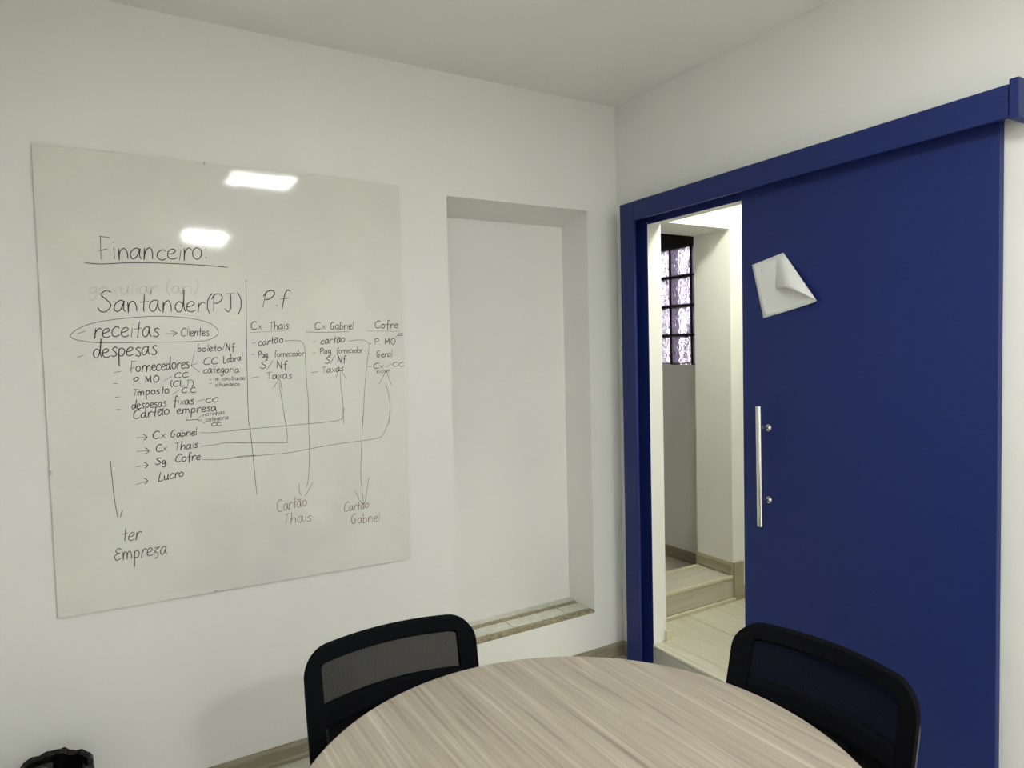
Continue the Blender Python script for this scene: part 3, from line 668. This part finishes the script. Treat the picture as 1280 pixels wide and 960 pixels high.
STROKES=[["underline",[[-2.2008,1.8362],[-2.1536,1.8346],[-2.09,1.8409],[-2.0203,1.8446],[-1.9346,1.8455],[-1.841,1.8436],[-1.7707,1.8399]],2.6,0],["loop",[[-2.2498,1.603],[-2.2328,1.622],[-2.1828,1.6449],[-2.0894,1.6608],[-1.9877,1.6674],[-1.8913,1.6593],[-1.8349,1.6413],[-1.8127,1.6151],[-1.8272,1.5942],[-1.8757,1.5817],[-2.0317,1.5802],[-2.1691,1.5805],[-2.2342,1.591],[-2.2498,1.603]],1.8,0],["dash",[[-2.2293,1.61],[-2.2087,1.618]],2.4,0],["arrow",[[-1.9767,1.6083],[-1.9447,1.6091]],2.2,0],["arrow",[[-1.9612,1.6184],[-1.9445,1.6117],[-1.9456,1.6081],[-1.9565,1.6005]],2.2,0],["dash",[[-2.2327,1.5359],[-2.2163,1.5403]],2.4,0],["bracket",[[-1.8902,1.5507],[-1.9028,1.4978]],2.2,0],["bracket",[[-1.9051,1.4994],[-1.8846,1.505]],2.2,0],["bracket",[[-1.9038,1.4978],[-1.8777,1.4752]],2.2,0],["dash",[[-1.8501,1.4486],[-1.8404,1.4487]],2.4,0],["dash",[[-1.8493,1.4328],[-1.8411,1.4335]],2.4,0],["dash",[[-2.1336,1.4828],[-2.1164,1.4857]],2.6,0],["dash",[[-2.1373,1.4461],[-2.1267,1.4462]],2.6,0],["dash",[[-2.1342,1.4017],[-2.1231,1.4026]],2.6,0],["dash",[[-2.1326,1.3612],[-2.1219,1.361]],2.6,0],["dash",[[-2.1362,1.3269],[-2.1307,1.3269]],2,3],["dash",[[-1.9889,1.4492],[-1.9655,1.4645]],2.2,0],["dash",[[-1.9663,1.4017],[-1.9436,1.4165]],2.2,0],["dash",[[-1.89,1.3743],[-1.8674,1.3793]],2.4,0],["bracket",[[-1.9265,1.3257],[-1.9271,1.3118],[-1.9247,1.3111],[-1.8941,1.3115]],2.2,0],["bracket",[[-1.8955,1.3116],[-1.8793,1.3235]],2.2,0],["bracket",[[-1.8941,1.3115],[-1.8766,1.3082]],2.2,0],["bracket",[[-1.8941,1.3115],[-1.867,1.2954]],2.2,0],["arrow",[[-2.0798,1.2637],[-2.0499,1.2631]],2.4,0],["arrow",[[-2.0592,1.274],[-2.0494,1.2651],[-2.051,1.2592],[-2.0583,1.2538]],2.4,0],["arrow",[[-2.0818,1.2182],[-2.0465,1.2173]],2.4,0],["arrow",[[-2.0558,1.2283],[-2.046,1.2193],[-2.0476,1.2134],[-2.0549,1.208]],2.4,0],["arrow",[[-2.0849,1.1672],[-2.0513,1.1687]],2.4,0],["arrow",[[-2.0606,1.1798],[-2.0508,1.1707],[-2.0524,1.1647],[-2.0597,1.1595]],2.4,0],["arrow",[[-2.0884,1.1077],[-2.0541,1.1157]],2.4,0],["arrow",[[-2.0633,1.127],[-2.0535,1.1177],[-2.0551,1.1118],[-2.0625,1.1066]],2.4,0],["link",[[-1.8865,1.2655],[-1.8409,1.2618],[-1.7004,1.2661]],1.8,1],["link",[[-1.7816,1.2651],[-1.6535,1.2659],[-1.5126,1.268],[-1.439,1.27],[-1.3955,1.2737],[-1.3816,1.2843],[-1.3763,1.3187]],1.8,1],["link",[[-1.3785,1.257],[-1.379,1.2919],[-1.3793,1.3498],[-1.3847,1.4079],[-1.3848,1.4551]],1.8,1],["arrow",[[-1.403,1.4346],[-1.3867,1.4656],[-1.3605,1.4282]],1.8,1],["link",[[-1.8885,1.2175],[-1.8427,1.2185],[-1.7934,1.2216],[-1.7025,1.2124]],1.8,1],["link",[[-1.7834,1.2203],[-1.608,1.2047],[-1.5938,1.2112],[-1.5923,1.2489],[-1.6031,1.333]],1.8,1],["link",[[-1.5957,1.2733],[-1.605,1.3516],[-1.6138,1.4293]],1.8,1],["arrow",[[-1.6347,1.4083],[-1.615,1.4376],[-1.6099,1.4335],[-1.6033,1.3968]],1.8,1],["link",[[-1.8833,1.1708],[-1.8448,1.1658],[-1.7957,1.1651],[-1.7553,1.1696],[-1.7043,1.1678]],1.8,1],["link",[[-1.7856,1.1669],[-1.6836,1.1659],[-1.588,1.166],[-1.5162,1.1732],[-1.4076,1.1821],[-1.2513,1.1901],[-1.2196,1.2072],[-1.1979,1.2535],[-1.1879,1.3069]],1.8,1],["link",[[-1.1945,1.2432],[-1.188,1.3029],[-1.1924,1.3572],[-1.2033,1.4068]],1.8,1],["arrow",[[-1.2295,1.4068],[-1.1998,1.4532],[-1.1929,1.4351],[-1.1791,1.3967]],1.8,1],["link",[[-2.157,1.1943],[-2.1553,1.1397],[-2.1513,1.0663],[-2.1451,1.0057]],2,0],["link",[[-2.1294,1.0267],[-2.1334,1.0212],[-2.1373,1.0034]],2,0],["divider",[[-1.7134,1.7987],[-1.7172,1.6787],[-1.721,1.545]],1.9,0],["divider",[[-1.7145,1.7446],[-1.7205,1.5843],[-1.7226,1.4555],[-1.7251,1.3533]],1.9,0],["divider",[[-1.7244,1.3586],[-1.7251,1.2906]],3,0],["divider",[[-1.7241,1.2893],[-1.7202,1.2592],[-1.7147,1.1663],[-1.7074,1.0245]],1.9,0],["underline",[[-1.7072,1.611],[-1.5814,1.6168]],1.8,1],["underline",[[-1.5107,1.6126],[-1.4492,1.61],[-1.345,1.6123]],1.8,1],["underline",[[-1.2749,1.6149],[-1.1374,1.6124]],1.8,1],["dash",[[-1.7006,1.5722],[-1.6902,1.5742]],2.6,0],["link",[[-1.5882,1.5783],[-1.5611,1.5813],[-1.534,1.5793],[-1.5201,1.568],[-1.5155,1.5428],[-1.5147,1.4924],[-1.5131,1.4025],[-1.5104,1.3573],[-1.5127,1.2671]],1.7,1],["link",[[-1.5104,1.3272],[-1.5125,1.2426],[-1.5128,1.1746],[-1.5187,1.0787],[-1.5289,1.0287]],1.7,1],["dash",[[-1.7053,1.5314],[-1.6949,1.5328]],2.6,0],["dash",[[-1.7147,1.4471],[-1.6827,1.4518]],2.4,0],["dash",[[-1.4843,1.5742],[-1.4753,1.5758]],2.6,0],["link",[[-1.3493,1.5754],[-1.3165,1.5796],[-1.2835,1.5775],[-1.267,1.5626],[-1.2699,1.5322],[-1.2777,1.4854],[-1.2901,1.3918],[-1.3024,1.2513]],1.7,1],["link",[[-1.2971,1.3138],[-1.3063,1.2261],[-1.3131,1.1382],[-1.3182,1.0619],[-1.3157,0.9965],[-1.312,0.9473]],1.7,1],["arrow",[[-1.3435,0.994],[-1.328,0.9566],[-1.3141,0.9387],[-1.3041,0.9474],[-1.2951,0.9939],[-1.2843,1.0402]],1.7,1],["dash",[[-1.4859,1.5321],[-1.4769,1.5336]],2.6,0],["dash",[[-1.4942,1.4597],[-1.4683,1.4621]],2.4,0],["dash",[[-1.2658,1.5644],[-1.2578,1.5654]],2.6,0],["dash",[[-1.1574,1.5868],[-1.1429,1.5999]],2,0],["dash",[[-1.2702,1.5251],[-1.2628,1.5261]],2.6,0],["dash",[[-1.275,1.4747],[-1.2609,1.476]],2.6,0],["dash",[[-1.1992,1.4711],[-1.1774,1.4824]],2.2,0],["arrow",[[-1.5559,1.0473],[-1.5555,1.015],[-1.5488,1.0017]],1.7,1],["arrow",[[-1.5054,1.0447],[-1.5209,1.0192],[-1.5351,0.9971]],1.7,1]]
# ------------------------------------------------------------------ handwriting on the whiteboard: pen strokes laid on its face
GL = {   # glyph: (advance, strokes); 1 = x-height, baseline 0, '|' in a stroke marks a sharp corner by a doubled point
 'a': (1.0, [[(.78,.85),(.5,1.0),(.15,.75),(.08,.3),(.3,.0),(.6,.2),(.78,.9),(.78,.9),(.80,.3),(.98,.0)]]),
 'ã': (1.0, [[(.78,.85),(.5,1.0),(.15,.75),(.08,.3),(.3,.0),(.6,.2),(.78,.9),(.78,.9),(.80,.3),(.98,.0)],[(.1,1.2),(.35,1.35),(.6,1.2),(.85,1.35)]]),
 'b': (.9, [[(.12,1.9),(.12,.05),(.12,.05),(.4,.0),(.75,.3),(.6,.85),(.15,.7)]]),
 'c': (.85, [[(.8,.85),(.5,1.0),(.12,.65),(.15,.15),(.5,.0),(.85,.15)]]),
 'd': (1.0, [[(.75,.75),(.4,.95),(.08,.5),(.25,.0),(.6,.15),(.82,1.0),(.9,1.9),(.9,1.9),(.82,.6),(.95,.0)]]),
 'e': (.85, [[(.1,.5),(.5,.55),(.75,.8),(.5,1.0),(.15,.75),(.12,.2),(.45,.0),(.85,.15)]]),
 'f': (.75, [[(.8,1.7),(.55,1.9),(.38,1.4),(.36,.5),(.36,-.5)],[(.05,.85),(.75,.9)]]),
 'g': (.9, [[(.75,.85),(.4,1.0),(.1,.55),(.35,.1),(.72,.5),(.75,.9),(.75,.9),(.72,-.2),(.45,-.8),(.1,-.5)]]),
 'h': (.95, [[(.12,1.9),(.12,.0),(.12,.0),(.2,.6),(.55,.95),(.78,.6),(.8,.0)]]),
 'i': (.4, [[(.2,.95),(.2,.0)],[(.2,1.35),(.22,1.4)]]),
 'l': (.4, [[(.2,1.9),(.2,.0)]]),
 'm': (1.4, [[(.1,.95),(.12,.0),(.12,.0),(.2,.7),(.45,.95),(.6,.6),(.62,.0),(.62,.0),(.7,.7),(.95,.95),(1.15,.6),(1.2,.0)]]),
 'n': (.95, [[(.12,.95),(.12,.0),(.12,.0),(.22,.7),(.55,.98),(.76,.6),(.8,.0)]]),
 'o': (.95, [[(.5,1.0),(.15,.8),(.1,.3),(.42,.0),(.78,.25),(.8,.75),(.5,1.0),(.35,.95)]]),
 'p': (.9, [[(.15,.95),(.14,-.9),(.14,-.9),(.15,.6),(.45,1.0),(.78,.65),(.55,.1),(.18,.15)]]),
 'r': (.75, [[(.15,.95),(.14,.0),(.14,.0),(.2,.6),(.5,1.0),(.75,.85)]]),
 's': (.75, [[(.68,.9),(.4,1.0),(.18,.75),(.5,.5),(.65,.2),(.4,.0),(.08,.1)]]),
 't': (.75, [[(.4,1.7),(.4,.2),(.45,.0)],[(.05,.9),(.75,1.0)]]),
 'u': (.95, [[(.1,.95),(.12,.3),(.4,.0),(.7,.3),(.76,.95),(.76,.95),(.78,.2),(.92,.0)]]),
 'v': (.8, [[(.08,.95),(.38,.0),(.38,.0),(.75,.95)]]),
 'x': (.85, [[(.12,.95),(.75,.0)],[(.75,1.0),(.08,.0)]]),
 'z': (.85, [[(.1,.9),(.75,.95),(.75,.95),(.15,.4),(.6,.3),(.6,-.2),(.2,-.4)]]),
 'C': (1.15, [[(1.05,1.55),(.7,1.8),(.2,1.3),(.15,.4),(.55,.0),(1.1,.2)]]),
 'E': (1.05, [[(.95,1.35),(.55,1.55),(.25,1.2),(.55,.85),(.8,.85),(.55,.85),(.15,.5),(.45,.0),(1.0,.25)]]),
 'F': (1.0, [[(.2,1.85),(.28,.0)],[(.15,1.85),(.9,1.8)],[(.1,.65),(.75,.85)]]),
 'G': (1.25, [[(1.0,1.6),(.6,1.75),(.18,1.1),(.25,.2),(.7,.0),(.95,.7),(.95,.7),(.6,.8)]]),
 'I': (.8, [[(.4,1.6),(.4,.0)],[(.05,1.6),(.8,1.6)]]),
 'J': (1.0, [[(.2,1.7),(.95,1.75)],[(.65,1.7),(.6,.4),(.35,.0),(.05,.3)]]),
 'L': (1.0, [[(.3,1.8),(.12,.1),(.12,.1),(.5,.0),(.95,.15)]]),
 'M': (1.4, [[(.15,.0),(.2,1.7),(.2,1.7),(.6,.6),(.6,.6),(1.05,1.7),(1.05,1.7),(1.15,.0)]]),
 'N': (1.15, [[(.15,.0),(.2,1.7),(.2,1.7),(.85,.1),(.85,.1),(.95,1.8)]]),
 'O': (1.3, [[(.65,1.75),(.2,1.3),(.2,.4),(.6,.0),(1.1,.5),(1.1,1.3),(.65,1.75),(.45,1.65)]]),
 'P': (1.05, [[(.2,1.7),(.15,.0)],[(.0,1.2),(.3,1.75),(.8,1.75),(.95,1.3),(.6,.85),(.2,.8)]]),
 'S': (1.15, [[(.95,1.7),(.55,1.85),(.2,1.45),(.6,1.05),(1.0,.55),(.65,.0),(.2,.05),(.0,.35)]]),
 'T': (1.0, [[(.1,1.6),(1.0,1.75)],[(.52,1.65),(.5,.0)]]),
 '(': (.55, [[(.5,1.8),(.2,1.2),(.2,.3),(.45,-.2)]]),
 ')': (.55, [[(.1,1.85),(.4,1.3),(.4,.4),(.15,-.2)]]),
 ':': (.4, [[(.2,.2),(.22,.15)],[(.2,.95),(.22,.9)]]),
 '.': (.4, [[(.2,.08),(.22,.0)]]),
 '/': (.8, [[(.75,1.9),(.05,-.3)]]),
 ' ': (.7, []),
}
def smooth(pts, closed=False, n=4):
    if len(pts) < 3: return pts
    out = []
    for i in range(len(pts) - 1):
        p0 = pts[max(i - 1, 0)]; p1 = pts[i]; p2 = pts[i + 1]; p3 = pts[min(i + 2, len(pts) - 1)]
        if p1 == p2: continue
        if p0 == p1 and i: p0 = p1
        for k in range(n):
            t = k / n
            out.append(tuple(.5 * (2 * b_ + (c - a) * t + (2 * a - 5 * b_ + 4 * c - d) * t * t + (-a + 3 * b_ - 3 * c + d) * t ** 3) for a, b_, c, d in zip(p0, p1, p2, p3)))
    out.append(pts[-1]); return out
INKY = -.0088
def ribbon(bm, pts, w):
    """flat pen stroke with round-ish ends, in the plane of the board"""
    P = [Vector((p[0], p[1])) for p in pts]; L = []; R_ = []
    for i, p in enumerate(P):
        d = P[min(i + 1, len(P) - 1)] - P[max(i - 1, 0)]
        if d.length < 1e-7: d = Vector((1, 0))
        d.normalize(); nrm = Vector((-d.y, d.x)) * w / 2 * (.6 if i in (0, len(P) - 1) else 1)
        if i == 0: p = p - d * w * .3
        if i == len(P) - 1: p = p + d * w * .3
        L.append(bm.verts.new((p.x + nrm.x, INKY, p.y + nrm.y))); R_.append(bm.verts.new((p.x - nrm.x, INKY, p.y - nrm.y)))
    for i in range(len(P) - 1): bm.faces.new((L[i], R_[i], R_[i + 1], L[i + 1]))
INK = [M['inkblack'], M['inkred'], M['inkmaroon'], M['inkfaint']]
ILAB = [None, 'red-brown marker', 'maroon marker', 'faint wiped marker']
jr = random.Random(11)
for text, A, E_, xh, w, c in WORDS:
    adv = sum(GL[ch][0] for ch in text); A = Vector(A); E_ = Vector(E_); dx = (E_ - A) / adv
    bm = bmesh.new(); x = 0
    for ch in text:
        a, sts = GL[ch]; sl = jr.uniform(-.02, .16); jy = jr.uniform(-.05, .05); js = jr.uniform(.93, 1.08)
        for s in sts:
            wx = [jr.uniform(-.04, .04) for _ in range(2)]
            pts = [(A.x + dx.x * (x + px * .95 + wx[0] + sl * (py - .5)) , A.y + dx.y * (x + px * .95) + (py * js + jy + jr.uniform(-.035, .035) + wx[1] * px) * xh) for px, py in s]
            ribbon(bm, smooth(pts), w / 1000 * (1.15 if c in (0, 2) else 1.0))
        x += a
    o = wk2(mesh_obj('handwritten_word', bm, INK[c], wbd))
    if ILAB[c]: o['label'] = 'word in ' + ILAB[c]
NM = {'arrow': 'marker_arrow', 'loop': 'marker_loop', 'link': 'marker_line', 'divider': 'marker_line', 'underline': 'marker_underline', 'dash': 'marker_dash', 'bracket': 'marker_bracket'}
for name, pts, w, c in STROKES:
    bm = bmesh.new(); ribbon(bm, smooth([tuple(p) for p in pts]), w / 1000)
    o = wk2(mesh_obj(NM[name], bm, INK[c], wbd))
    if ILAB[c]: o['label'] = ILAB[c] + ' stroke'

# faint pen marks on the paper sheet
bm = bmesh.new()
for pts in (((-.897, 1.806), (-.889, 1.803), (-.890, 1.790), (-.898, 1.787)), ((-.890, 1.797), (-.896, 1.796)), ((-.897, 1.758), (-.892, 1.757), (-.892, 1.747))):
    P = [Vector((-.0322, a + .021, b_ + .003)) for a, b_ in pts]; tube(bm, P, .0004, 4)
pm = mesh_obj('pen_mark', bm, M['inkfaint'], sheet); pm['kind'] = 'stuff'
